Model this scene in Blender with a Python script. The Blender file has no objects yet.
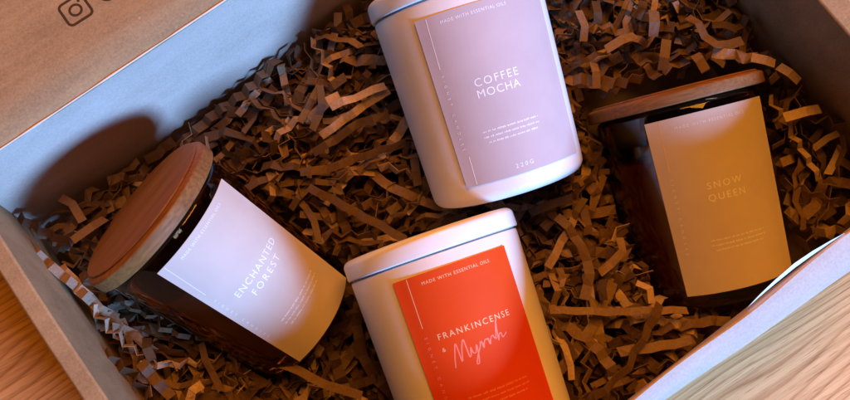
import bpy, bmesh, math, random
import numpy as np
from mathutils import Vector, Matrix

random.seed(11)
S = 0.01                      # everything below is written in centimetres
col = bpy.context.scene.collection
R = math.radians
FLOOR, RIM = -2.0, 11.0

# ------------------------------------------------------------------ materials
def new_mat(name):
    m = bpy.data.materials.new(name); m.use_nodes = True
    nt = m.node_tree
    return m, nt, nt.nodes, nt.links, nt.nodes['Principled BSDF']

def ramp(nd, stops):
    r = nd.new('ShaderNodeValToRGB')
    e = r.color_ramp.elements
    e[0].position, e[0].color = stops[0][0], (*stops[0][1], 1)
    e[1].position, e[1].color = stops[-1][0], (*stops[-1][1], 1)
    for p, c in stops[1:-1]:
        x = e.new(p); x.color = (*c, 1)
    return r

def coords(nd, ln, scale=(1, 1, 1), rot=(0, 0, 0), gen='Object'):
    tc = nd.new('ShaderNodeTexCoord'); mp = nd.new('ShaderNodeMapping')
    mp.inputs['Scale'].default_value = scale
    mr = nd.new('ShaderNodeMapping'); mr.inputs['Rotation'].default_value = rot
    ln.new(tc.outputs[gen], mr.inputs['Vector']); ln.new(mr.outputs['Vector'], mp.inputs['Vector'])
    return mp.outputs['Vector']

def noise(nd, ln, vec, scale, detail=4, rough=.6, dist=0):
    n = nd.new('ShaderNodeTexNoise')
    n.inputs['Scale'].default_value = scale; n.inputs['Detail'].default_value = detail
    n.inputs['Roughness'].default_value = rough; n.inputs['Distortion'].default_value = dist
    ln.new(vec, n.inputs['Vector'])
    return n.outputs['Fac']

def bump(nd, ln, h, bsdf, strength, dist):
    b = nd.new('ShaderNodeBump'); b.inputs['Strength'].default_value = strength
    b.inputs['Distance'].default_value = dist
    ln.new(h, b.inputs['Height']); ln.new(b.outputs['Normal'], bsdf.inputs['Normal'])
    return b

def math_node(nd, ln, op, a, b):
    m = nd.new('ShaderNodeMath'); m.operation = op
    for i, v in enumerate((a, b)):
        if isinstance(v, (int, float)): m.inputs[i].default_value = v
        else: ln.new(v, m.inputs[i])
    return m.outputs[0]

def mat_kraft(name, lo, hi, rot=R(37)):
    m, nt, nd, ln, b = new_mat(name)
    v = coords(nd, ln, (1, 1, 1), (0, 0, -rot))
    vs = coords(nd, ln, (12, 150, 60), (0, 0, -rot))
    fib = noise(nd, ln, v, 900, 5, .7)                 # paper fibre speckle
    blot = noise(nd, ln, v, 28, 4, .6)
    streak = noise(nd, ln, vs, 1.0, 4, .6)             # faint flute streaks
    a = math_node(nd, ln, 'MULTIPLY', fib, .45)
    c = math_node(nd, ln, 'MULTIPLY', blot, .25)
    d = math_node(nd, ln, 'MULTIPLY', streak, .30)
    s = math_node(nd, ln, 'ADD', math_node(nd, ln, 'ADD', a, c), d)
    r = ramp(nd, [(.36, lo), (.64, hi)])
    ln.new(s, r.inputs['Fac'])
    # a few pale flecks
    fl = noise(nd, ln, v, 330, 2, .5)
    fr = ramp(nd, [(.73, (0, 0, 0)), (.78, (1, 1, 1))]); ln.new(fl, fr.inputs['Fac'])
    mx = nd.new('ShaderNodeMix'); mx.data_type = 'RGBA'
    ln.new(math_node(nd, ln, 'MULTIPLY', fr.outputs['Color'], .35), mx.inputs['Factor'])
    ln.new(r.outputs['Color'], mx.inputs['A']); mx.inputs['B'].default_value = (.62, .5, .38, 1)
    ln.new(mx.outputs['Result'], b.inputs['Base Color'])
    b.inputs['Roughness'].default_value = .85
    b.inputs['Specular IOR Level'].default_value = .25
    bump(nd, ln, s, b, .35, .0006)
    return m

def mat_shred():
    m, nt, nd, ln, b = new_mat('shred_paper')
    geo = nd.new('ShaderNodeNewGeometry'); oi = nd.new('ShaderNodeObjectInfo')
    rnd = math_node(nd, ln, 'FRACT', math_node(nd, ln, 'ADD', geo.outputs['Random Per Island'], oi.outputs['Random']), 0)
    r = ramp(nd, [(0, (.055, .030, .014)), (.45, (.115, .067, .034)), (.8, (.23, .148, .088)), (1, (.50, .37, .26))])
    ln.new(rnd, r.inputs['Fac'])
    v = coords(nd, ln)
    f = noise(nd, ln, v, 700, 4, .7)
    fr = ramp(nd, [(.3, (.72, .72, .72)), (.7, (1.15, 1.15, 1.15))]); ln.new(f, fr.inputs['Fac'])
    mx = nd.new('ShaderNodeMix'); mx.data_type = 'RGBA'; mx.blend_type = 'MULTIPLY'
    mx.inputs['Factor'].default_value = 1
    ln.new(r.outputs['Color'], mx.inputs['A']); ln.new(fr.outputs['Color'], mx.inputs['B'])
    ln.new(mx.outputs['Result'], b.inputs['Base Color'])
    b.inputs['Roughness'].default_value = .6
    b.inputs['Specular IOR Level'].default_value = .4
    bump(nd, ln, f, b, .25, .0004)
    return m

def mat_table():
    m, nt, nd, ln, b = new_mat('oak_table')
    rot = (0, 0, R(-31))
    vr = coords(nd, ln, (1, 1, 1), rot)
    sx = nd.new('ShaderNodeSeparateXYZ'); ln.new(vr, sx.inputs[0])
    warp = noise(nd, ln, coords(nd, ln, (2.6, 9, 1), rot), 1.0, 2, .45, .25)
    fine = noise(nd, ln, coords(nd, ln, (9, 45, 1), rot), 1.0, 3, .55)
    acc = math_node(nd, ln, 'ADD', math_node(nd, ln, 'MULTIPLY', sx.outputs['Y'], 210), math_node(nd, ln, 'MULTIPLY', warp, 19))
    acc = math_node(nd, ln, 'ADD', acc, math_node(nd, ln, 'MULTIPLY', fine, .7))
    rings = math_node(nd, ln, 'FRACT', acc, 0)
    pores = noise(nd, ln, coords(nd, ln, (60, 2300, 60), rot), 1.0, 3, .6)
    band = noise(nd, ln, coords(nd, ln, (5, 420, 20), rot), 1.0, 4, .65)
    rr = ramp(nd, [(0, (.50, .25, .085)), (.08, (.60, .325, .12)), (.25, (.75, .45, .19)), (.75, (.80, .50, .215)), (.92, (.72, .43, .175)), (1, (.54, .28, .10))])
    ln.new(rings, rr.inputs['Fac'])
    pr = ramp(nd, [(.36, (.55, .42, .30)), (.43, (1, 1, 1))]); ln.new(pores, pr.inputs['Fac'])
    br = ramp(nd, [(.34, (.74, .66, .58)), (.6, (1.05, 1.05, 1.05))]); ln.new(band, br.inputs['Fac'])
    prev = rr.outputs['Color']
    for t, f_ in ((pr, .75), (br, .9)):
        mx = nd.new('ShaderNodeMix'); mx.data_type = 'RGBA'; mx.blend_type = 'MULTIPLY'
        mx.inputs['Factor'].default_value = f_
        ln.new(prev, mx.inputs['A']); ln.new(t.outputs['Color'], mx.inputs['B']); prev = mx.outputs['Result']
    ln.new(prev, b.inputs['Base Color'])
    b.inputs['Roughness'].default_value = .55
    bump(nd, ln, pores, b, .35, .0004)
    return m

def mat_bamboo():
    m, nt, nd, ln, b = new_mat('wood_lid')
    v = coords(nd, ln, (30, 700, 700), (0, 0, R(25)))
    g = noise(nd, ln, v, 1.0, 4, .6)
    v2 = coords(nd, ln, (14, 60, 60), (0, 0, R(25)))
    g2 = noise(nd, ln, v2, 1.0, 3, .5)
    s = math_node(nd, ln, 'ADD', math_node(nd, ln, 'MULTIPLY', g, .6), math_node(nd, ln, 'MULTIPLY', g2, .4))
    r = ramp(nd, [(.34, (.125, .050, .013)), (.5, (.20, .088, .025)), (.66, (.28, .130, .040))])
    ln.new(s, r.inputs['Fac']); ln.new(r.outputs['Color'], b.inputs['Base Color'])
    b.inputs['Roughness'].default_value = .6
    b.inputs['Specular IOR Level'].default_value = .3
    bump(nd, ln, s, b, .35, .0004)
    return m

def mat_plain(name, c, rough, var=.04, metal=0, coat=0, spec=.5, trans=0, bumpy=0, scale=60):
    m, nt, nd, ln, b = new_mat(name)
    v = coords(nd, ln)
    n = noise(nd, ln, v, scale, 4, .6)
    r = ramp(nd, [(.3, tuple(x * (1 - var) for x in c)), (.7, tuple(min(1, x * (1 + var)) for x in c))])
    ln.new(n, r.inputs['Fac']); ln.new(r.outputs['Color'], b.inputs['Base Color'])
    b.inputs['Roughness'].default_value = rough
    b.inputs['Metallic'].default_value = metal
    b.inputs['Coat Weight'].default_value = coat
    b.inputs['Coat Roughness'].default_value = .08
    b.inputs['Specular IOR Level'].default_value = spec
    b.inputs['Transmission Weight'].default_value = trans
    if bumpy:
        f = noise(nd, ln, v, 1500, 3, .6); bump(nd, ln, f, b, bumpy, .0003)
    return m

M = dict(
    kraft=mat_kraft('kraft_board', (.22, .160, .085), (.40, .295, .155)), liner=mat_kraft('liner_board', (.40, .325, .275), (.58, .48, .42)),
    shred=mat_shred(), table=mat_table(), bamboo=mat_bamboo(),
    white=mat_plain('white_glaze', (.78, .77, .755), .36, coat=.15, bumpy=.06),
    whitelid=mat_plain('white_lid_paint', (.82, .82, .82), .30, coat=.2),
    seam=mat_plain('lid_seal', (.38, .36, .38), .6),
    amber=mat_plain('dark_amber_glass', (.36, .15, .06), .03, trans=1.0),
    wax=mat_plain('wax', (.55, .42, .28), .5),
    pink=mat_plain('label_dusty_pink', (.50, .405, .40), .62, spec=.25, bumpy=.15),
    red=mat_plain('label_orange_red', (.66, .062, .004), .58, spec=.25, bumpy=.15),
    pale=mat_plain('label_pale', (.50, .455, .41), .75, spec=.1, bumpy=.15),
    foil_w=mat_plain('white_ink', (.80, .84, .85), .5),
    foil_g=mat_plain('gold_foil', (.80, .58, .33), .5, metal=.1),
    foil_p=mat_plain('pink_foil', (.88, .25, .17), .5, metal=.1),
    foil_s=mat_plain('silver_foil', (.70, .76, .80), .55, metal=.0),
    ink=mat_plain('black_print', (.030, .017, .013), .6),
    crease=mat_plain('worn_crease', (.66, .58, .50), .8, bumpy=.3),
    whitepaper=mat_plain('white_paper', (.82, .80, .78), .7, bumpy=.2),
)

# ------------------------------------------------------------------ helpers
def mesh_obj(name, verts, faces, m, parent=None, smooth=False, mods=None):
    me = bpy.data.meshes.new(name)
    me.from_pydata([(x * S, y * S, z * S) for x, y, z in verts], [], faces)
    me.materials.append(m)
    if smooth:
        for p in me.polygons: p.use_smooth = True
    me.update()
    o = bpy.data.objects.new(name, me); col.objects.link(o)
    if parent: o.parent = parent
    return o

def fix_normals(o):
    bm = bmesh.new(); bm.from_mesh(o.data)
    bmesh.ops.recalc_face_normals(bm, faces=bm.faces); bm.to_mesh(o.data); bm.free()

def bevel(o, w, seg=2):
    md = o.modifiers.new('edge', 'BEVEL'); md.width = w * S; md.segments = seg
    md.limit_method = 'ANGLE'; md.angle_limit = R(40)

def tag(o, label=None, cat=None, group=None, kind=None):
    for k, v in (('label', label), ('category', cat), ('group', group), ('kind', kind)):
        if v: o[k] = v
    return o

def empty(name, loc=(0, 0, 0)):
    o = bpy.data.objects.new(name, None); col.objects.link(o)
    o.empty_display_size = .02
    o.location = [c * S for c in loc]
    return o

def loft(rows, closed=True, caps=True):
    """rows: list of rings (same length); closed rings joined into a tube with end caps"""
    n = len(rows[0]); vs = [p for r in rows for p in r]; fs = []
    for i in range(len(rows) - 1):
        for j in range(n if closed else n - 1):
            a = i * n + j; b = i * n + (j + 1) % n
            fs.append((a, b, b + n, a + n))
    if caps and closed:
        fs.append(tuple(reversed(range(n)))); fs.append(tuple(range((len(rows) - 1) * n, len(rows) * n)))
    return vs, fs

def smoothish(o, ang=35):
    for p in o.data.polygons: p.use_smooth = True
    try: o.data.set_sharp_from_angle(angle=R(ang))
    except Exception: pass

# ------------------------------------------------------------------ the table
T = FLOOR - .35
v = []; f = []
NX = 24
for i in range(NX + 1):
    for j in range(NX + 1):
        v.append((-160 + 320 * i / NX, -120 + 240 * j / NX, T))
for i in range(NX):
    for j in range(NX):
        a = i * (NX + 1) + j; f.append((a, a + NX + 1, a + NX + 2, a + 1))
tb = mesh_obj('table_surface', v, f, M['table'])
tag(tb, 'light oak table top with open dark grain under the cardboard box', kind='structure')

# ------------------------------------------------------------------ the box
BL, LF, FR, RB = Vector((-20.16, -.21)), Vector((-5.27, -19.36)), Vector((23.07, .92)), Vector((9.29, 22.07))
cen = (BL + LF + FR + RB) / 4
box = empty('cardboard_box', (cen.x, cen.y, T))
tag(box, 'open kraft cardboard shipping box holding four candles in shredded paper', 'box')
BO = Vector((cen.x, cen.y, T))
def rel(vs): return [(x - BO.x, y - BO.y, z - BO.z) for x, y, z in vs]

def outn(a, b):
    d = (b - a).normalized(); n = Vector((d.y, -d.x))
    return n if n.dot((a + b) / 2 - cen) > 0 else -n

NB, NL, NF, NR = outn(BL, RB), outn(BL, LF), outn(LF, FR), outn(RB, FR)
SIDE = dict(b=(BL, NB, -.15, .35), l=(BL, NL, 1.6, .82), f=(LF, NF, 2.4, .30), r=(RB, NR, 1.3, 1.2))
def meet(k1, k2, z, outer):
    """corner of two leaning walls at height z"""
    (p1, n1, l1, t1), (p2, n2, l2, t2) = SIDE[k1], SIDE[k2]
    q = (RIM - z) / (RIM - FLOOR)
    c1 = n1.dot(p1) + l1 * q + (t1 if outer else 0); c2 = n2.dot(p2) + l2 * q + (t2 if outer else 0)
    det = n1.x * n2.y - n1.y * n2.x
    return Vector(((c1 * n2.y - c2 * n1.y) / det, (n1.x * c2 - n2.x * c1) / det))

def wall(name, me_, prev, nxt, top, sag=0, wob=.05, seed=0):
    n = SIDE[me_][1]; rng = random.Random(seed); ph = rng.random() * 6
    rows = []; K = 30; V = 8
    zz = [top - (top - FLOOR) * k / V for k in range(V + 1)]
    for i in range(K + 1):
        t = i / K; e = math.sin(math.pi * t)
        s = sag * e + wob * math.sin(7 * t + ph) * e
        dz = .03 * math.sin(11 * t + ph)
        ring = []
        for outer in (False, True):
            for k in (range(V + 1) if not outer else range(V, -1, -1)):
                z = zz[k]; p = meet(me_, prev, z, outer).lerp(meet(me_, nxt, z, outer), t) + n * s * (1 - .7 * k / V)
                ring.append((p.x, p.y, z + (dz if k == 0 else 0)))
        rows.append(ring)
    vs, fs = loft(rows)
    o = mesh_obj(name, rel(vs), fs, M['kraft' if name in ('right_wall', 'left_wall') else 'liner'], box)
    fix_normals(o); smoothish(o, 40); bevel(o, .1)
    return o, n

wb, nb = wall('back_wall', 'b', 'l', 'r', RIM, .12, .06, 1)
wl, nl = wall('left_wall', 'l', 'b', 'f', RIM - .03, 0, .05, 2)
wr, nr = wall('right_wall', 'r', 'b', 'f', RIM - .06, 0, .08, 3)
wf, nf = wall('front_wall', 'f', 'l', 'r', RIM - .45, 0, .03, 4)
vs = [];
for z in (FLOOR - .3, FLOOR):
    for p, n1, n2, l1, l2 in ((BL, nb, nl, 0, 1.6), (LF, nl, nf, 1.6, 2.4), (FR, nf, nr, 2.4, 1.3), (RB, nr, nb, 1.3, 0)):
        q = p + n1 * (l1 + .1) + n2 * (l2 + .1); vs.append((q.x, q.y, z))
o = mesh_obj('floor_panel', rel(vs), [(0, 1, 2, 3), (7, 6, 5, 4), (0, 4, 5, 1), (1, 5, 6, 2), (2, 6, 7, 3), (3, 7, 4, 0)], M['liner'], box)
fix_normals(o)

# folded rim of the front wall: a dark inner edge, then a band sloping down towards the window
rows = []
K = 60
for i in range(K + 1):
    t = i / K
    p = LF.lerp(FR, t)
    w = .95 + max(0, (p.x - 8.4)) / 9.8 * .62
    wv = .05 * math.sin(6.5 * t * 3 + 1) + .03 * math.sin(31 * t)
    ring = []
    for off, z in ((.02, 10.30), (.0 + wv * .5, RIM - .28), (.03 + wv, RIM - .01), (.10 + wv, RIM + .02), (w * .55 + .05, RIM - .36), (w + wv * .4, RIM - 1.05), (w - .05, RIM - 1.5), (.30, RIM - 1.5)):
        q = p + nf * off; ring.append((q.x, q.y, z))
    rows.append(ring)
vs, fs = loft(rows)
rf = mesh_obj('rim_fold', rel(vs), fs, M['liner'], box); fix_normals(rf); smoothish(rf, 38)
tag(rf, 'folded front rim band catching the window light')

# curled white paper lip inside the front rim
rows = []
pts = [(13.45, -5.86, 0), (14.0, -5.45, .09), (14.8, -4.88, .19), (15.7, -4.23, .24), (16.5, -3.68, .20), (17.3, -3.12, .09), (17.9, -2.72, 0.0)]
for x, y, bul in pts:
    p = Vector((x, y)); d = -nf
    a_ = p + d * bul; b_ = p + d * (bul * .35 - .03)
    rows.append([(a_.x, a_.y, RIM + .10 + bul * .3), (b_.x, b_.y, RIM - .05), (b_.x, b_.y, RIM - .09), (a_.x, a_.y, RIM + .04 + bul * .3)])
vs, fs = loft(rows)
lp = mesh_obj('torn_lip', rel(vs), fs, M['whitepaper'], box); fix_normals(lp); smoothish(lp, 60)
tag(lp, 'thin white curled paper lip on the front rim')

# open lid hinged on the back wall
rows = []
A, B_ = BL - (RB - BL).normalized() * 1.0, RB + (RB - BL).normalized() * 1.0
prof = [(0.02, RIM + .03), (.12, RIM + .10), (.9, RIM + .42), (1.35, RIM + .52), (1.9, RIM + .56), (6, RIM + .60), (13, RIM + .7), (24, RIM + .9)]
K = 40
for i in range(K + 1):
    t = i / K; p = A.lerp(B_, t); ring = []
    sag = .12 * math.sin(math.pi * t)
    for o_, z in prof:
        q = p + nb * (o_ + sag); ring.append((q.x, q.y, z + .05 * math.sin(5 * t + o_ * .3) * min(1, o_ / 3)))
    for o_, z in reversed(prof):
        q = p + nb * (o_ + sag + (.02 if o_ < 1 else 0)); ring.append((q.x, q.y, z - .3 + .05 * math.sin(5 * t + o_ * .3) * min(1, o_ / 3)))
    rows.append(ring)
vs, fs = loft(rows)
lid = mesh_obj('lid_flap', rel(vs), fs, M['kraft'], box); fix_normals(lid); smoothish(lid, 50)
tag(lid, 'open box lid in brown kraft board with a printed camera icon')
# worn crease line along the hinge
rows = []
for i in range(K * 2 + 1):
    t = i / (K * 2); p = A.lerp(B_, t) + nb * (.12 * math.sin(math.pi * t) + .03)
    r_ = .045 + .018 * math.sin(37 * t) * math.sin(91 * t)
    ring = []
    for k in range(6):
        a_ = k * math.pi / 3
        q = p + nb * (r_ * math.cos(a_)); ring.append((q.x, q.y, RIM + .07 + r_ * math.sin(a_)))
    rows.append(ring)
vs, fs = loft(rows)
cr = mesh_obj('hinge_crease', rel(vs), fs, M['crease'], box); fix_normals(cr); smoothish(cr, 80)

# printed icon on the lid: rounded square, circle, dot; the next mark is only just in frame
ex = (RB - BL).normalized(); ey = nb
def print_ring(shape_pts, w, c, z, closed=True):
    n = len(shape_pts); vs = []; fs = []
    for i, (x, y) in enumerate(shape_pts):
        x0, y0 = shape_pts[i - 1]; x1, y1 = shape_pts[(i + 1) % n]
        d = Vector((x1 - x0, y1 - y0)).normalized(); nn = Vector((d.y, -d.x))
        for s_, h in ((-1, 0), (1, 0), (1, .02), (-1, .02)):
            px, py = x + nn.x * w / 2 * s_, y + nn.y * w / 2 * s_
            q = c + ex * px + ey * py; vs.append((q.x, q.y, z + h))
    for i in range(n):
        a = 4 * i; b = 4 * ((i + 1) % n)
        for k in range(4): fs.append((a + k, a + (k + 1) % 4, b + (k + 1) % 4, b + k))
    return vs, fs
def rsq(h, r, seg=8):
    out = []
    for cx_, cy_, a0 in ((h - r, h - r, 0), (-h + r, h - r, 90), (-h + r, -h + r, 180), (h - r, -h + r, 270)):
        for k in range(seg + 1):
            a_ = R(a0 + 90 * k / seg); out.append((cx_ + r * math.cos(a_), cy_ + r * math.sin(a_)))
    return out
def circ(r, n=28, ox=0, oy=0): return [(ox + r * math.cos(2 * math.pi * k / n), oy + r * math.sin(2 * math.pi * k / n)) for k in range(n)]
ic = Vector((-15.80, 7.46))
zi = RIM + .585
VS, FS = [], []
for sp, w in ((rsq(.60, .22), .12), (circ(.27), .11), (circ(.03, 12, .33, .33), .07)):
    v_, f_ = print_ring(sp, w, ic, zi)
    FS += [tuple(i + len(VS) for i in q) for q in f_]; VS += v_
v_, f_ = print_ring(circ(.40), .10, ic + ex * 1.62 - ey * .10, zi)
FS += [tuple(i + len(VS) for i in q) for q in f_]; VS += v_
ico = mesh_obj('printed_icon', VS and rel(VS), FS, M['ink'], lid); fix_normals(ico)

# ------------------------------------------------------------------ candles
def lathe(prof, n=96, flip=False):
    vs = []; fs = []
    idx = []
    for r, z in prof:
        if r < 1e-6:
            idx.append([len(vs)]); vs.append((0, 0, z))
        else:
            idx.append(list(range(len(vs), len(vs) + n)))
            vs += [(r * math.cos(2 * math.pi * k / n), r * math.sin(2 * math.pi * k / n), z) for k in range(n)]
    for a, b in zip(idx, idx[1:]):
        for k in range(n):
            k2 = (k + 1) % n
            if len(a) == 1 and len(b) == 1: continue
            if len(a) == 1: fs.append((a[0], b[k2], b[k]))
            elif len(b) == 1: fs.append((a[k], a[k2], b[0]))
            else: fs.append((a[k], a[k2], b[k2], b[k]))
    return vs, fs

def arc(cx, cz, r, a0, a1, n=6):
    return [(cx + r * math.cos(R(a0 + (a1 - a0) * k / n)), cz + r * math.sin(R(a0 + (a1 - a0) * k / n))) for k in range(n + 1)]

def text_mesh(s, cap, width=None, bold=0.0):
    """flat lettering outline: vertices with x from 0 to width, y from 0 to cap"""
    cu = bpy.data.curves.new('lettering', 'FONT'); cu.body = s; cu.resolution_u = 3
    cu.size = cap / .70; cu.offset = 0; cu.extrude = .003
    ob = bpy.data.objects.new('lettering_tmp', cu); col.objects.link(ob)
    def get():
        dg = bpy.context.evaluated_depsgraph_get(); dg.update()
        me = bpy.data.meshes.new_from_object(ob.evaluated_get(dg))
        xs = [v.co.x for v in me.vertices]
        return me, min(xs), max(xs)
    me, a, b = get()
    if width:
        w1 = b - a; cu.space_character = 2; me2, a2, b2 = get(); w2 = b2 - a2
        cu.space_character = max(.6, 1 + (width - w1) / max(1e-6, (w2 - w1)))
        me, a, b = get()
    vs = [(v.co.x - a, v.co.y, v.co.z) for v in me.vertices]; fs = [tuple(p.vertices) for p in me.polygons]
    bpy.data.objects.remove(ob)
    return vs, fs

class Jar:
    def __init__(s, K, base, az, el, spin, la, u1, u2, hb=None, rb=None, rt=None, zb=0):
        s.zb = zb
        s.K, s.rb, s.hb = K, 3.65 * K, hb or 9.9 * K
        s.rb = rb or s.rb; s.rt = rt or s.rb + .35 * s.hb / 9.9
        a = Vector((math.cos(el) * math.cos(az), math.cos(el) * math.sin(az), math.sin(el)))
        sd = a.cross(Vector((0, 0, 1))).normalized(); n = sd.cross(a)
        s2 = sd * math.cos(spin) - n * math.sin(spin); n2 = n * math.cos(spin) + sd * math.sin(spin)
        s.a, s.base = a, Vector(base)
        s.mat = Matrix(((s2.x, -n2.x, a.x), (s2.y, -n2.y, a.y), (s2.z, -n2.z, a.z))).to_4x4()
        s.mat.translation = s.base * S
        s.la, s.u1, s.u2 = la, u1, u2
    def r(s, u): return s.rb + (s.rt - s.rb) * u / s.hb
    def P(s, x, u, h): # label coordinates -> local
        r = s.r(u); th = x / r; r += h
        return (r * math.sin(th), -r * math.cos(th), u)
    def root(s, name, label):
        o = empty(name); o.matrix_world = s.mat; tag(o, label, 'candle', 'four scented candles packed in the box'); s.o = o
        return o
    def bend(s, vs, h0): return [s.P(x, u, h0 + z) for x, u, z in vs]
    def text(s, name, items, m, parent):
        V, F = [], []
        for it in items:
            kind = it[0]
            if kind == 'h':
                _, txt, x0, x1, uc, cap = it[:6]; bold = it[6] if len(it) > 6 else 0
                v, f = text_mesh(txt, cap, x1 - x0, bold)
                v = [(x0 + x, uc - cap / 2 + y, .003 + z) for x, y, z in v]
            elif kind == 'v':      # reads downwards along the label
                _, txt, xc, u0, u1, cap = it
                v, f = text_mesh(txt, cap, u0 - u1, .004)
                v = [(xc - cap / 2 + y, u0 - x, .003 + z) for x, y, z in v]
            elif kind == 'bar':
                _, x0, x1, u0, u1 = it
                v = []; f = []
                N = 8 if x1 - x0 > .3 else 1
                for k in range(N + 1):
                    x = x0 + (x1 - x0) * k / N
                    v += [(x, u0, 0), (x, u1, 0), (x, u1, .006), (x, u0, .006)]
                for k in range(N):
                    for j in range(4): f.append((4 * k + j, 4 * k + (j + 1) % 4, 4 * k + 4 + (j + 1) % 4, 4 * k + 4 + j))
                f += [(3, 2, 1, 0), (4 * N, 4 * N + 1, 4 * N + 2, 4 * N + 3)]
            elif kind == 'stroke':
                _, pts, w = it
                v = []; f = []
                # Catmull-Rom through the points
                q = [pts[0]] + list(pts) + [pts[-1]]; path = []
                for i in range(1, len(q) - 2):
                    for k in range(5):
                        t = k / 5
                        path.append(tuple(.5 * (2 * q[i][c] + (q[i + 1][c] - q[i - 1][c]) * t + (2 * q[i - 1][c] - 5 * q[i][c] + 4 * q[i + 1][c] - q[i + 2][c]) * t * t + (3 * q[i][c] - q[i - 1][c] - 3 * q[i + 1][c] + q[i + 2][c]) * t ** 3) for c in (0, 1)))
                path.append(pts[-1]); n = len(path)
                for i in range(n):
                    p0, p1 = path[max(0, i - 1)], path[min(n - 1, i + 1)]
                    d = Vector((p1[0] - p0[0], p1[1] - p0[1])); d = d.normalized() if d.length > 1e-6 else Vector((1, 0))
                    ww = w * (.6 + .4 * abs(d.y))
                    nx, ny = -d.y * ww / 2, d.x * ww / 2; x, y = path[i]
                    v += [(x - nx, y - ny, 0), (x + nx, y + ny, 0), (x + nx, y + ny, .007), (x - nx, y - ny, .007)]
                for k in range(n - 1):
                    for j in range(4): f.append((4 * k + j, 4 * k + (j + 1) % 4, 4 * k + 4 + (j + 1) % 4, 4 * k + 4 + j))
                f += [(3, 2, 1, 0), (4 * n - 4, 4 * n - 3, 4 * n - 2, 4 * n - 1)]
            F += [tuple(i + len(V) for i in p) for p in f]; V += v
        o = mesh_obj(name, s.bend(V, .046), F, m, parent); fix_normals(o)
        return o
    def label(s, m):
        NX, NU = 28, 6; V = []; F = []
        hw = s.la
        for i in range(NX + 1):
            for j in range(NU + 1):
                u = s.u1 + (s.u2 - s.u1) * j / NU; th = -hw + 2 * hw * i / NX
                lift = .03 * max(0, (abs(i / NX - .5) - .46)) / .04   # edges lifting a hair
                for h in (.012, .045):
                    r = s.r(u) + h + lift; V.append((r * math.sin(th), -r * math.cos(th), u))
        id_ = lambda i, j, k: (i * (NU + 1) + j) * 2 + k
        for i in range(NX):
            for j in range(NU):
                F.append((id_(i, j, 1), id_(i + 1, j, 1), id_(i + 1, j + 1, 1), id_(i, j + 1, 1)))
                F.append((id_(i, j, 0), id_(i, j + 1, 0), id_(i + 1, j + 1, 0), id_(i + 1, j, 0)))
        for i in range(NX):
            for j in (0, NU): F.append((id_(i, j, 0), id_(i + 1, j, 0), id_(i + 1, j, 1), id_(i, j, 1)))
        for j in range(NU):
            for i in (0, NX): F.append((id_(i, j, 0), id_(i, j + 1, 0), id_(i, j + 1, 1), id_(i, j, 1)))
        o = mesh_obj('label', V, F, m, s.o); fix_normals(o); smoothish(o, 40)
        return o
    def white_body(s):
        r, h, K = s.rb, s.hb, s.K; cr = .5 * K
        prof = [(0, s.zb + .12), (r - 1.1, s.zb + .10)] + [(r - cr + x, z + s.zb) for x, z in arc(0, cr, cr, -90, 0, 8)] 
        prof += [(s.r(u), u) for u in np.linspace(cr + .3, h - .15, 12)] + [(s.rt - .03, h - .04), (s.rt - .12, h), (s.rt - .45, h), (s.rt - .5, h - .2), (s.rb - .45, 1.2), (0, 1.1)]
        v, f = lathe(prof); o = mesh_obj('jar', v, f, M['white'], s.o); fix_normals(o); smoothish(o, 50)
        sv, sf = lathe([(s.rt - .35, h - .05), (s.rt - .10, h), (s.rt - .10, h + .10), (s.rt - .35, h + .12)])
        q = mesh_obj('lid_seal', sv, sf, M['seam'], s.o); fix_normals(q)
        R0 = s.rt + .10; t = .92 * K; b = h + .06
        prof = [(0, b + .1), (R0 - .4, b + .1), (R0 - .06, b)] + arc(R0 - .08, b + .08, .08, -90, 0, 3) + arc(R0 - .32, b + t - .32, .32, 0, 90, 8) + [(R0 - .8, b + t + .01), (0, b + t + .02)]
        v, f = lathe(prof); l = mesh_obj('lid', v, f, M['whitelid'], s.o); fix_normals(l); smoothish(l, 50)
    def amber_body(s, lt):
        r, h, K = s.rb, s.hb, s.K; cr = .7 * K
        prof = [(0, .15), (r - 1.0, .12)] + [(r - cr + x, z) for x, z in arc(0, cr, cr, -90, 0, 8)]
        prof += [(s.r(u), u) for u in np.linspace(cr + .3, h - .9, 12)]
        prof += [(s.rt - .01, h - .25), (s.rt - .10, h - .08), (s.rt - .30, h + .04), (s.rt - .55, h + .1), (s.rt - .6, h - 1), (s.rb - .45, 1.2), (0, 1.1)]
        v, f = lathe(prof, 128); o = mesh_obj('jar', v, f, M['amber'], s.o); fix_normals(o); smoothish(o, 50)
        v, f = lathe([(0, 1.15), (s.rb - .5, 1.25), (s.rt - .68, h - 2.6), (s.rt - .75, h - 2.5), (0, h - 2.55)], 64)
        w = mesh_obj('wax', v, f, M['wax'], s.o); fix_normals(w); smoothish(w, 50)
        R0 = s.rt + .33 * K; b = h + .05; t = lt * K
        prof = [(0, b)] + [(R0 - .10, b)] + arc(R0 - .07, b + .07, .07, -90, 0, 3) + [(R0, b + t * .62)] + arc(R0 - .14, b + t * .62 + .02, .14, 0, 70, 4) + [(R0 - .30, b + t * .9)] + arc(R0 - .34, b + t - .08, .08, 10, 90, 3) + [(0, b + t)]
        v, f = lathe(prof, 128); l = mesh_obj('lid', v, f, M['bamboo'], s.o); fix_normals(l); smoothish(l, 35)

def para(x0, x1, us, seed):
    """the label's small print, too small to read in the photograph: letter-sized ticks grouped like words"""
    g = random.Random(seed); out = []
    for i, u in enumerate(us):
        ins = .15 if i == len(us) - 1 else 0
        x, e = x0 + ins, x1 - ins
        while x < e:
            for k in range(g.randint(3, 8)):
                w = g.uniform(.022, .046)
                if x + w > e: break
                out.append(('bar', x, x + w, u - g.choice((.035, .035, .05)), u + g.uniform(.012, .05)))
                x += w + .020
            x += .055
    return out

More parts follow.
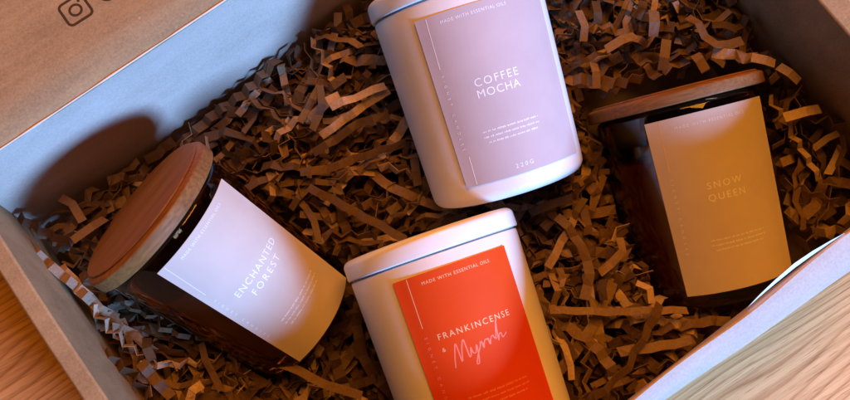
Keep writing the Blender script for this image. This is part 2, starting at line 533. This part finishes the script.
coffee = Jar(1.07, (4.3104, 1.311, 4.8138), 1.885, .3535, .1089, .7971, .6734, 8.7508, 9.5, 3.97, 4.30, -.32)
frank = Jar(1.07, (3.796, -12.5272, 4.345), 1.9043, .1472, .0894, .6668, .749, 9.7911, 10.42)
forest = Jar(.97, (-6.5022, -5.533, 1.3018), 2.5473, .6192, .2286, .7409, .4149, 8.8803)
snow = Jar(1.07, (16.0444, -3.9682, 1.2117), 1.8245, .2787, .0358, .8049, .8685, 9.886, 10.45)

def lettering(jar, lb, title, tag_line, side, small, m_title, m_side, lines, m_line, extra=()):
    jar.text('title_lettering', title, m_title, lb)
    jar.text('tagline_lettering', tag_line, m_title, lb)
    jar.text('side_lettering', side, m_side, lb)
    jar.text('small_print', small, m_side, lb)
    for e in extra: jar.text(*e, lb)
    for l in lines: jar.text('border_line', [l], m_line, lb)

coffee.root('scented_candle', 'white glass candle with dusty pink COFFEE MOCHA label leaning against the back')
coffee.white_body(); lb = coffee.label(M['pink'])
lettering(coffee, lb, [('h', 'COFFEE', -1.46, .64, 5.29, .37, .004), ('h', 'MOCHA', -1.46, .60, 4.76, .37, .004)],
    [('h', 'MADE WITH ESSENTIAL OILS', -2.20, .95, 8.36, .15, .001)], [('v', 'SIGNET CANDLES', -2.80, 6.05, 2.45, .13)],
    para(-1.70, 1.05, (3.02, 2.76, 2.50), 1), M['foil_w'], M['foil_w'],
    [('bar', -2.85, -2.82, 6.35, 8.70), ('bar', -2.66, -2.63, .74, 2.1)], M['foil_w'],
    [('weight_lettering', [('h', '220G', -.65, .22, 1.08, .2, .004)], M['foil_w'])])

frank.root('scented_candle', 'white glass candle with bright orange red FRANKINCENSE and Myrrh label')
frank.white_body(); lb = frank.label(M['red'])
ox, ou = -1.30, 5.85
def scr(pts): return [(ox + x * .98, ou + .10 * x + y * .72) for x, y in pts]
strokes = [
    [(0, -.55), (.12, .1), (.30, .80), (.34, .4), (.37, -.35), (.5, .3), (.68, .85), (.72, .3), (.74, -.25), (.82, -.2), (.90, .22), (.93, -.1), (1.05, -.2), (1.18, .22), (1.15, -.3), (1.05, -.85), (.96, -.8), (1.1, -.4), (1.3, -.02), (1.38, .25), (1.44, .22), (1.46, -.15), (1.53, .1), (1.64, .28), (1.72, .2), (1.76, .26), (1.79, -.12), (1.87, .15), (2.0, .3), (2.06, .12), (2.12, .0)],
    [(2.12, 0), (2.3, .8), (2.37, 1.0), (2.30, .6), (2.22, -.15), (2.32, .15), (2.43, .2), (2.46, -.1), (2.7, 0.08)]]
lettering(frank, lb, [('h', 'FRANKINCENSE', -1.62, 1.80, 6.95, .27, .003)], [('h', 'MADE WITH ESSENTIAL OILS', -1.55, 1.68, 9.38, .15, .001)],
    [('v', 'SIGNET CANDLES', -2.16, 7.1, 3.5, .14)], para(-1.2, 1.65, (4.05, 3.8, 3.55), 2), M['foil_g'], M['foil_p'],
    [('bar', -2.18, -2.15, 7.5, 9.75)], M['foil_g'],
    [('script_lettering', [('stroke', scr(q), .060) for q in strokes], M['foil_p']), ('ampersand', [('h', '&', -1.62, -1.42, 6.36, .18)], M['foil_g'])])

forest.root('scented_candle', 'dark amber jar candle with pale ENCHANTED FOREST label lying by the left wall')
forest.amber_body(.95); lb = forest.label(M['pale'])
lettering(forest, lb, [('h', 'ENCHANTED', -1.66, 1.64, 5.34, .34, .004), ('h', 'FOREST', -1.12, 1.04, 4.74, .34, .004)],
    [('h', 'MADE WITH ESSENTIAL OILS', -1.66, 1.43, 8.52, .14, 0)], [('v', 'SIGNET CANDLES', -2.43, 6.0, 2.65, .13)],
    para(-1.44, 1.5, (2.72, 2.47, 2.22), 3), M['foil_s'], M['foil_s'], [('bar', -2.46, -2.43, 6.5, 8.84)], M['foil_s'])

snow.root('scented_candle', 'dark amber jar candle with plain SNOW QUEEN label in the shaded right end')
snow.amber_body(.74); lb = snow.label(M['pale'])
lettering(snow, lb, [('h', 'SNOW', -1.15, .60, 6.22, .34, .003), ('h', 'QUEEN', -1.20, .66, 5.61, .34, .003)],
    [('h', 'MADE WITH ESSENTIAL OILS', -2.05, 1.55, 9.36, .15, 0)], [('v', 'SIGNET CANDLES', -2.7, 6.9, 3.0, .13)],
    para(-1.5, 1.3, (3.5, 3.25, 3.0), 4), M['foil_s'], M['foil_s'], [('bar', -2.74, -2.71, 7.3, 9.8)], M['foil_g'])
JARS = [coffee, frank, forest, snow]
# ------------------------------------------------------------------ shredded paper
NRIB = 2100
WAZ, WEL, WP, WC = -37, 20, 146, (.23, .475, .95)
WSX, WSY = .60, .40
LAZ, LEL, LP_, LC = 75, 66, 30, (1.0, .335, .028)
AC, AP = (1.0, .42, .16), .02
HERO = [
 ('z', 0.39, [(-20.19, -0.81, 6.19), (-19.39, -1.37, 6.18), (-18.48, -1.76, 6.12), (-17.93, -2.05, 6.07), (-17.4, -2.28, 5.98), (-17.13, -2.63, 5.95), (-16.57, -3.6, 5.86)]),
 ('z', 0.39, [(-19.26, -2.45, 6.06), (-18.51, -3.14, 6.03), (-17.98, -3.62, 5.99), (-17.44, -4.0, 5.91), (-16.85, -4.48, 5.79), (-16.26, -5.05, 5.65)]),
 ('w', 0.39, [(-18.58, 0.32, 5.36), (-17.81, -0.08, 5.28), (-17.31, -0.94, 5.4)]),
 ('w', 0.39, [(-16.2, -0.72, 5.34), (-16.77, -1.59, 5.79), (-17.4, -2.04, 6.05)]),
 ('z', 0.44, [(-15.54, -7.49, 5.62), (-14.19, -8.38, 5.39), (-13.2, -9.59, 5.17)]),
 ('w', 0.39, [(-11.29, -5.45, 3.79), (-11.57, -6.13, 4.05), (-11.37, -6.63, 4.12), (-10.13, -6.76, 3.81), (-9.61, -7.11, 3.77), (-8.6, -7.5, 3.68), (-8.06, -7.35, 3.62), (-7.47, -7.94, 3.64), (-6.51, -8.14, 3.62), (-5.37, -8.83, 3.64), (-4.26, -9.17, 3.61), (-3.15, -9.51, 3.57)]),
 ('e', 0.24, [(-10.03, -7.01, 3.74), (-9.6, -8.0, 3.8), (-8.74, -9.02, 3.78), (-8.15, -9.07, 3.71)]),
 ('z', 0.44, [(-13.8, -7.9, 5.26), (-12.96, -8.84, 5.09), (-12.26, -9.55, 4.84)]),
 ('w', 0.39, [(-13.67, -6.69, 4.99), (-13.63, -7.18, 5.11), (-13.28, -7.8, 5.13)]),
 ('z', 0.39, [(-10.9, -8.93, 4.49), (-11.35, -9.26, 4.71), (-11.4, -9.69, 4.76)]),
 ('w', 0.34, [(-11.31, -6.93, 4.08), (-10.89, -7.76, 4.12), (-10.69, -8.35, 4.14), (-10.06, -9.22, 4.05)]),
 ('e', 0.24, [(-15.04, -5.15, 5.25), (-14.4, -5.27, 4.96), (-14.19, -5.56, 4.92), (-13.51, -5.58, 4.58), (-13.28, -6.18, 4.66), (-11.79, -6.69, 4.19)]),
 ('w', 0.39, [(-6.15, 1.13, 4.29), (-4.75, 0.41, 4.35), (-3.17, -0.51, 4.38), (-2.07, -1.09, 4.39), (-1.03, -1.72, 4.4)]),
 ('w', 0.39, [(-6.59, 1.93, 4.37), (-5.26, 2.01, 4.45), (-3.9, 2.55, 4.5), (-2.11, 3.14, 4.54), (-1.01, 3.47, 4.56)]),
 ('w', 0.39, [(-5.93, 2.95, 4.44), (-4.41, 3.86, 4.55), (-3.72, 4.5, 4.64), (-1.92, 4.98, 4.73)]),
 ('w', 0.39, [(-5.53, 3.88, 4.51), (-3.94, 4.99, 4.7), (-3.04, 5.66, 4.86), (-1.92, 6.27, 5.05)]),
 ('w', 0.39, [(-5.03, 5.33, 5.0), (-3.23, 5.97, 5.23), (-2.11, 6.41, 5.39)]),
 ('w', 0.34, [(-5.55, 6.43, 5.36), (-5.43, 5.11, 5.14), (-5.94, 4.04, 4.99)]),
 ('w', 0.34, [(-5.56, 6.46, 5.26), (-6.04, 5.53, 5.05), (-6.61, 4.53, 4.87)]),
 ('z', 0.39, [(-8.01, 3.73, 4.27), (-7.22, 4.53, 4.41), (-6.36, 4.99, 4.54)]),
 ('w', 0.39, [(-0.58, 2.65, 4.53), (-0.37, 1.18, 4.51)]),
 ('w', 0.34, [(6.26, -5.33, 4.62), (9.24, -5.44, 4.71), (13.1, -5.35, 4.82)]),
 ('w', 0.44, [(11.67, -5.09, 5.16), (10.63, -6.85, 5.27), (9.62, -8.42, 5.38), (8.1, -9.54, 5.45)]),
 ('w', 0.39, [(10.74, -3.91, 4.52), (11.3, -4.32, 4.58), (11.43, -4.98, 4.64)]),
 ('w', 0.44, [(9.54, -7.4, 4.81), (11.33, -7.16, 4.8), (13.13, -6.87, 4.79)]),
 ('w', 0.44, [(6.87, -0.44, 4.31), (7.61, -1.23, 4.28), (8.31, -2.65, 4.32), (8.4, -3.59, 4.38), (8.01, -4.82, 4.49)]),
 ('w', 0.39, [(6.33, -3.08, 4.1), (7.34, -1.34, 4.08), (7.83, -0.55, 4.12)]),
 ('w', 0.39, [(5.47, -0.28, 4.31), (6.57, 0.19, 4.38), (7.66, 0.49, 4.45)]),
 ('w', 0.39, [(10.12, -1.52, 4.15), (10.2, -2.47, 4.19), (8.91, -3.4, 4.19)]),
 ('w', 0.39, [(9.0, -3.74, 4.42), (8.96, -4.82, 4.53)]),
 ('w', 0.44, [(9.59, 8.31, 5.74), (10.6, 8.83, 5.86), (11.17, 9.07, 5.94)]),
 ('w', 0.39, [(8.26, 10.57, 5.77), (8.55, 9.56, 5.67), (8.48, 8.85, 5.58)]),
 ('w', 0.39, [(9.19, 11.11, 5.85), (9.25, 9.82, 5.73)]),
 ('w', 0.49, [(12.09, 10.24, 6.37), (12.04, 8.83, 6.2)]),
 ('w', 0.44, [(12.68, 8.63, 6.27), (12.52, 7.55, 6.02), (12.42, 7.05, 5.88)]),
 ('w', 0.44, [(13.82, 9.85, 6.46), (14.51, 9.12, 6.55), (14.71, 8.39, 6.53), (15.23, 8.02, 6.59), (16.4, 8.3, 6.72)]),
 ('w', 0.44, [(14.1, 7.81, 6.2), (14.6, 6.92, 6.18)]),
 ('w', 0.44, [(15.06, 9.4, 6.55), (16.25, 9.07, 6.64)]),
 ('z', 0.49, [(15.0, 7.86, 6.33), (16.06, 7.58, 6.46), (17.16, 7.34, 6.5)]),
 ('w', 0.39, [(11.73, 11.04, 5.98), (11.36, 10.04, 5.88)]),
 ('w', 0.39, [(8.99, 7.7, 5.43), (9.11, 6.31, 5.23)]),
 ('w', 0.39, [(16.7, 7.28, 6.98), (17.89, 6.96, 6.97)]),
 ('w', 0.39, [(18.28, 7.02, 6.46), (19.31, 6.22, 6.38)]),
 ('w', 0.44, [(18.39, 4.31, 6.24), (20.27, 4.79, 6.26)]),
]
CT = [(-12.6,5,3.5),(-9,7.6,4.6),(-15.5,2.5,3.6),(-4.5,8.8,4.8),(-1,13,6.5),(3,14,6.5),(-19.5,-1,5.5),(-14,-9.5,5.5),(-17,-5,5.5),(-9,-12,3.6),(-3,3,3.6),(-7,5,3.4),(9,-3,3.4),(10,5,4.2),(10,11,5.2),(17,10,5.8),(21,5,5.6),(21,1,5),(12,-6,4.),(6,9,4.6),(-4,-13,.6),(-3.5,-9,1.0),(12.5,1,1.2),(12.5,-2.5,2.4),(-12,-4,2.2),(-9,-9,1.9),(9,-9,4.2),(-16,3,3)]
def zf(x, y):
    sw = sz = 0
    for a, b, z in CT:
        w = math.exp(-((a - x) ** 2 + (b - y) ** 2) / 13.52) + 1e-5; sw += w; sz += w * z
    return sz / sw

def in_jar(p, pad=.12):
    for j in JARS:
        d = p - j.base; u = d.dot(j.a)
        if -pad < u < j.hb + 1.3 * j.K:
            rr = j.r(min(u, j.hb)) if u < j.hb - .1 else j.rt + .4
            if (d - j.a * u).length < rr + pad: return True
    return False
WALLS = [(BL, nb, -.15), (LF, nl, 1.6), (FR, nf, 2.4), (RB, nr, 1.3)]
WALLS = [(BL, nb, -.15), (BL, nl, 1.6), (LF, nf, 2.4), (RB, nr, 1.3)]
def in_box(p, pad=.15):
    for a, n, lean in WALLS:
        off = lean * (RIM - p.z) / (RIM - FLOOR)
        if (Vector((p.x, p.y)) - a).dot(n) > off - pad - (.05 if n is nb else 0): return False
    return p.z > FLOOR + .05

def ribbon(path, width, kind, rng, roll=None, vary=1.0):
    """path: Vectors.  A crimped strip of paper with real thickness; returns verts, faces, centres or None"""
    seg = {'w': .68, 'z': .45, 'e': .50}[kind]; amp = {'w': .11, 'z': .21, 'e': .13}[kind]
    L = sum((b - a).length for a, b in zip(path, path[1:]))
    n = max(2, int(L / seg)); pts = []; d = 0
    targets = []; acc = 0
    for i in range(n + 1):
        targets.append(L * min(1, max(0, (i + (rng.uniform(-.22, .22) if 0 < i < n else 0)) / n)))
    i = 0; cum = [0]
    for a, b in zip(path, path[1:]): cum.append(cum[-1] + (b - a).length)
    for t in targets:
        while i < len(path) - 2 and cum[i + 1] < t: i += 1
        s_ = (t - cum[i]) / max(1e-6, cum[i + 1] - cum[i]); pts.append(path[i].lerp(path[i + 1], s_))
    if roll is None: roll = rng.gauss(0, 32)
    if kind == 'e': roll = rng.choice((-1, 1)) * rng.uniform(55, 85)
    V = []; cs = []; tw = rng.gauss(0, 9) * vary; th = .014
    for k, p in enumerate(pts):
        T_ = (pts[min(k + 1, len(pts) - 1)] - pts[max(k - 1, 0)]).normalized()
        side = T_.cross(Vector((0, 0, 1)))
        if side.length < .1: side = Vector((1, 0, 0))
        side.normalize(); up = side.cross(T_)
        a_ = R(roll + tw * k + rng.gauss(0, 5))
        W = side * math.cos(a_) + up * math.sin(a_); N = up * math.cos(a_) - side * math.sin(a_)
        W = (W + T_ * rng.gauss(0, .10)).normalized()
        q = p + N * (amp * (1 if k % 2 else -1) * rng.uniform(.6, 1.3))
        h = width / 2
        V += [q - W * h - N * th, q + W * h - N * th, q + W * h + N * th, q - W * h + N * th]
        cs.append(q)
    F = []
    m = len(pts)
    for k in range(m - 1):
        for j in range(4): F.append((4 * k + j, 4 * k + (j + 1) % 4, 4 * k + 4 + (j + 1) % 4, 4 * k + 4 + j))
    F += [(3, 2, 1, 0), (4 * m - 4, 4 * m - 3, 4 * m - 2, 4 * m - 1)]
    return V, F, cs

RIBS = []      # (V, F, centres, hero index or None)
rng = random.Random(5)
for i, (kind, w, pts) in enumerate(HERO):
    path = [Vector(p) for p in pts]
    V, F, cs = ribbon(path, w * 1.15, kind, rng, roll=rng.gauss(0, 16), vary=.4)
    RIBS.append((V, F, cs, i))

def field(x, y):
    if x < -9 and y < -3: return -50, 38
    if x < 2 and y > -2: return 24, 34
    if x > 4 and y < -1: return 20, 70
    return 60, 75
tries = 0; made = 0
while made < NRIB and tries < NRIB * 12:
    tries += 1
    x, y = rng.uniform(-22, 24), rng.uniform(-16, 20)
    lvl = rng.random()
    z0 = zf(x, y) - 2.6 * lvl ** 1.4 + rng.uniform(-.2, .3)
    p = Vector((x, y, z0))
    if not in_box(p, .2) or in_jar(p): continue
    m_, sp = field(x, y)
    ang = R(rng.gauss(m_, sp)); L = rng.uniform(1.8, 8.0); kind = rng.choices('wze', (38, 46, 16))[0]
    pitch = rng.gauss(0, .22); curl = rng.gauss(0, .16); step = .3
    path = [p]
    for k in range(int(L / step)):
        ang += curl * step + rng.gauss(0, .05); pitch += rng.gauss(0, .05)
        q = path[-1] + Vector((math.cos(ang) * math.cos(pitch), math.sin(ang) * math.cos(pitch), math.sin(pitch))) * step
        top = zf(q.x, q.y) + .55
        if q.z > top: q.z = top; pitch = -abs(pitch)
        if not in_box(q, .22) or in_jar(q, .16): break
        path.append(q)
    if len(path) < 4: continue
    V, F, cs = ribbon(path, rng.choice((rng.uniform(.30, .42), rng.uniform(.44, .60))), kind, rng)
    if any(in_jar(c, .02) for c in cs): continue
    RIBS.append((V, F, cs, None)); made += 1

# ------------------------------------------------------------------ camera
pitch = R(14)
Fpx = 760.0
cd = bpy.data.cameras.new('camera'); cam = bpy.data.objects.new('camera', cd); col.objects.link(cam)
cd.sensor_width = 36; cd.lens = 36 * Fpx / 850
cd.clip_start = .01; cd.clip_end = 50
Rc = Matrix.Rotation(pitch, 3, 'X')
cpos = Vector((0, 0, 6)) + Rc @ Vector((0, 0, 38))
cam.matrix_world = Matrix.Translation(cpos * S) @ Rc.to_4x4()
bpy.context.scene.camera = cam
cd.dof.use_dof = False

# which shreds show largest in the picture: a coarse depth buffer over facets and jars
Ri = Rc.transposed()
G = {}
def splat(p, rid, rad):
    q = Ri @ (p - cpos)
    if q.z > -1: return
    X = 425 + Fpx * q.x / -q.z; Y = 200 - Fpx * q.y / -q.z
    if not (0 <= X < 850 and 0 <= Y < 400): return
    d = -q.z; cx, cy = int(X / 2.5), int(Y / 2.5)
    for i in range(-rad, rad + 1):
        for j in range(-rad, rad + 1):
            k = (cx + i, cy + j); e = G.get(k)
            if e is None or d < e[0]: G[k] = (d, rid)
for j in JARS:
    m3 = j.mat.to_3x3()
    for a_ in range(0, 360, 3):
        for k in range(0, 56):
            u = k * .2 * j.K
            r = j.r(min(u, j.hb))
            splat(j.base + m3 @ Vector((r * math.cos(R(a_)), r * math.sin(R(a_)), u)), -1, 0)
for rid, (V, F, cs, h) in enumerate(RIBS):
    for a_, b_ in zip(cs, cs[1:]):
        for t in (0.15, .5, .85): splat(a_.lerp(b_, t), rid, 1)
cnt = {}
for d, rid in G.values(): cnt[rid] = cnt.get(rid, 0) + 1
cnt.pop(-1, None)
order = sorted(cnt, key=lambda r: -(cnt[r] + (1000 if RIBS[r][3] is not None else 0)))
single = set(order[:285])

SPECIAL = {
    21: 'long straight brown shred lying level beside the foot of the amber candle on the right',
    22: 'flat brown shred slanting across the long straight one below the snow candle label',
    11: 'long tan shred zigzagging along the lower edge of the enchanted forest jar',
    6: 'thin tan shred seen on edge, curving down below the enchanted forest label',
    0: 'sharply crimped shred running down from the back left corner past the wooden lid',
    1: 'crimped shred with blue lit facets hugging the left wall rim',
    12: 'long shred sloping down from the heap towards the orange labelled candle lid',
    17: 'bent shred standing up and catching light left of the pink labelled candle',
    25: 'wavy brown shred hanging down beside the left flank of the snow candle',
    35: 'loosely folded brown shred in the upper right heap near the top of the picture',
}
REG = [
    ((-18, -1), 'crinkled brown paper shred between the round wooden lid and left box corner', 'shreds beside the round wooden lid'),
    ((-13, -9), 'crinkled shred with cool lit facets below the enchanted forest candle, along left wall', 'shreds along the left wall'),
    ((-3, -10), 'dim brown shred in the gap between the forest candle and orange labelled candle', 'shreds between the two lower candles'),
    ((-5, 5), 'crinkled brown shred in the heap between back wall and pink labelled candle', 'shreds heaped at the back wall'),
    ((10, -4), 'dark brown shred in the hollow between orange labelled candle and snow candle', 'shreds in the centre right hollow'),
    ((12, 10), 'short crumpled brown shred heaped above the lid of the snow candle', 'shreds heaped in the upper right'),
    ((20, 3), 'shaded brown shred between the snow candle and right box wall', 'shreds beside the right wall'),
]
def centre(cs): return sum(cs, Vector()) / len(cs)
SV, SF = [], []
for rid, (V, F, cs, h) in enumerate(RIBS):
    if rid in single:
        c = centre(cs)
        o = mesh_obj('paper_shred', [tuple(p - c) for p in V], F, M['shred'])
        o.location = c * S
        g = min(REG, key=lambda q: (q[0][0] - c.x) ** 2 + (q[0][1] - c.y) ** 2)
        lab = SPECIAL.get(h) if h is not None else None
        tag(o, lab or g[1], 'paper shred', g[2])
    else:
        SF += [tuple(i + len(SV) for i in f) for f in F]; SV += [tuple(p) for p in V]
o = mesh_obj('shredded_paper_fill', SV, SF, M['shred'])
tag(o, 'deep bed of brown crinkle cut paper shreds filling the box', 'paper fill', kind='stuff')

# ------------------------------------------------------------------ light
def area(name, az, el, dist, tgt, sx, sy, power, color):
    d = bpy.data.lights.new(name, 'AREA'); d.shape = 'RECTANGLE'; d.size = sx; d.size_y = sy
    d.energy = power; d.color = color
    o = bpy.data.objects.new(name, d); col.objects.link(o)
    v = Vector((math.cos(R(az)) * math.cos(R(el)), math.sin(R(az)) * math.cos(R(el)), math.sin(R(el))))
    o.location = Vector(tgt) * S + v * dist
    o.rotation_euler = v.to_track_quat('Z', 'Y').to_euler()
    return o
area('window_light', WAZ, WEL, 2.2, (0, 0, 8), WSX, WSY, WP, WC)
area('room_lamp', LAZ, LEL, 1.6, (0, 0, 0), .9, .9, LP_, LC)
w = bpy.data.worlds.new('World'); bpy.context.scene.world = w; w.use_nodes = True
bg = w.node_tree.nodes['Background']; bg.inputs['Color'].default_value = (*AC, 1); bg.inputs['Strength'].default_value = AP
sc = bpy.context.scene
sc.view_settings.view_transform = 'Standard'; sc.view_settings.look = 'None'
sc.view_settings.exposure = 0; sc.view_settings.gamma = 1
sc.cycles.max_bounces = 8
sc.cycles.sample_clamp_indirect = 4
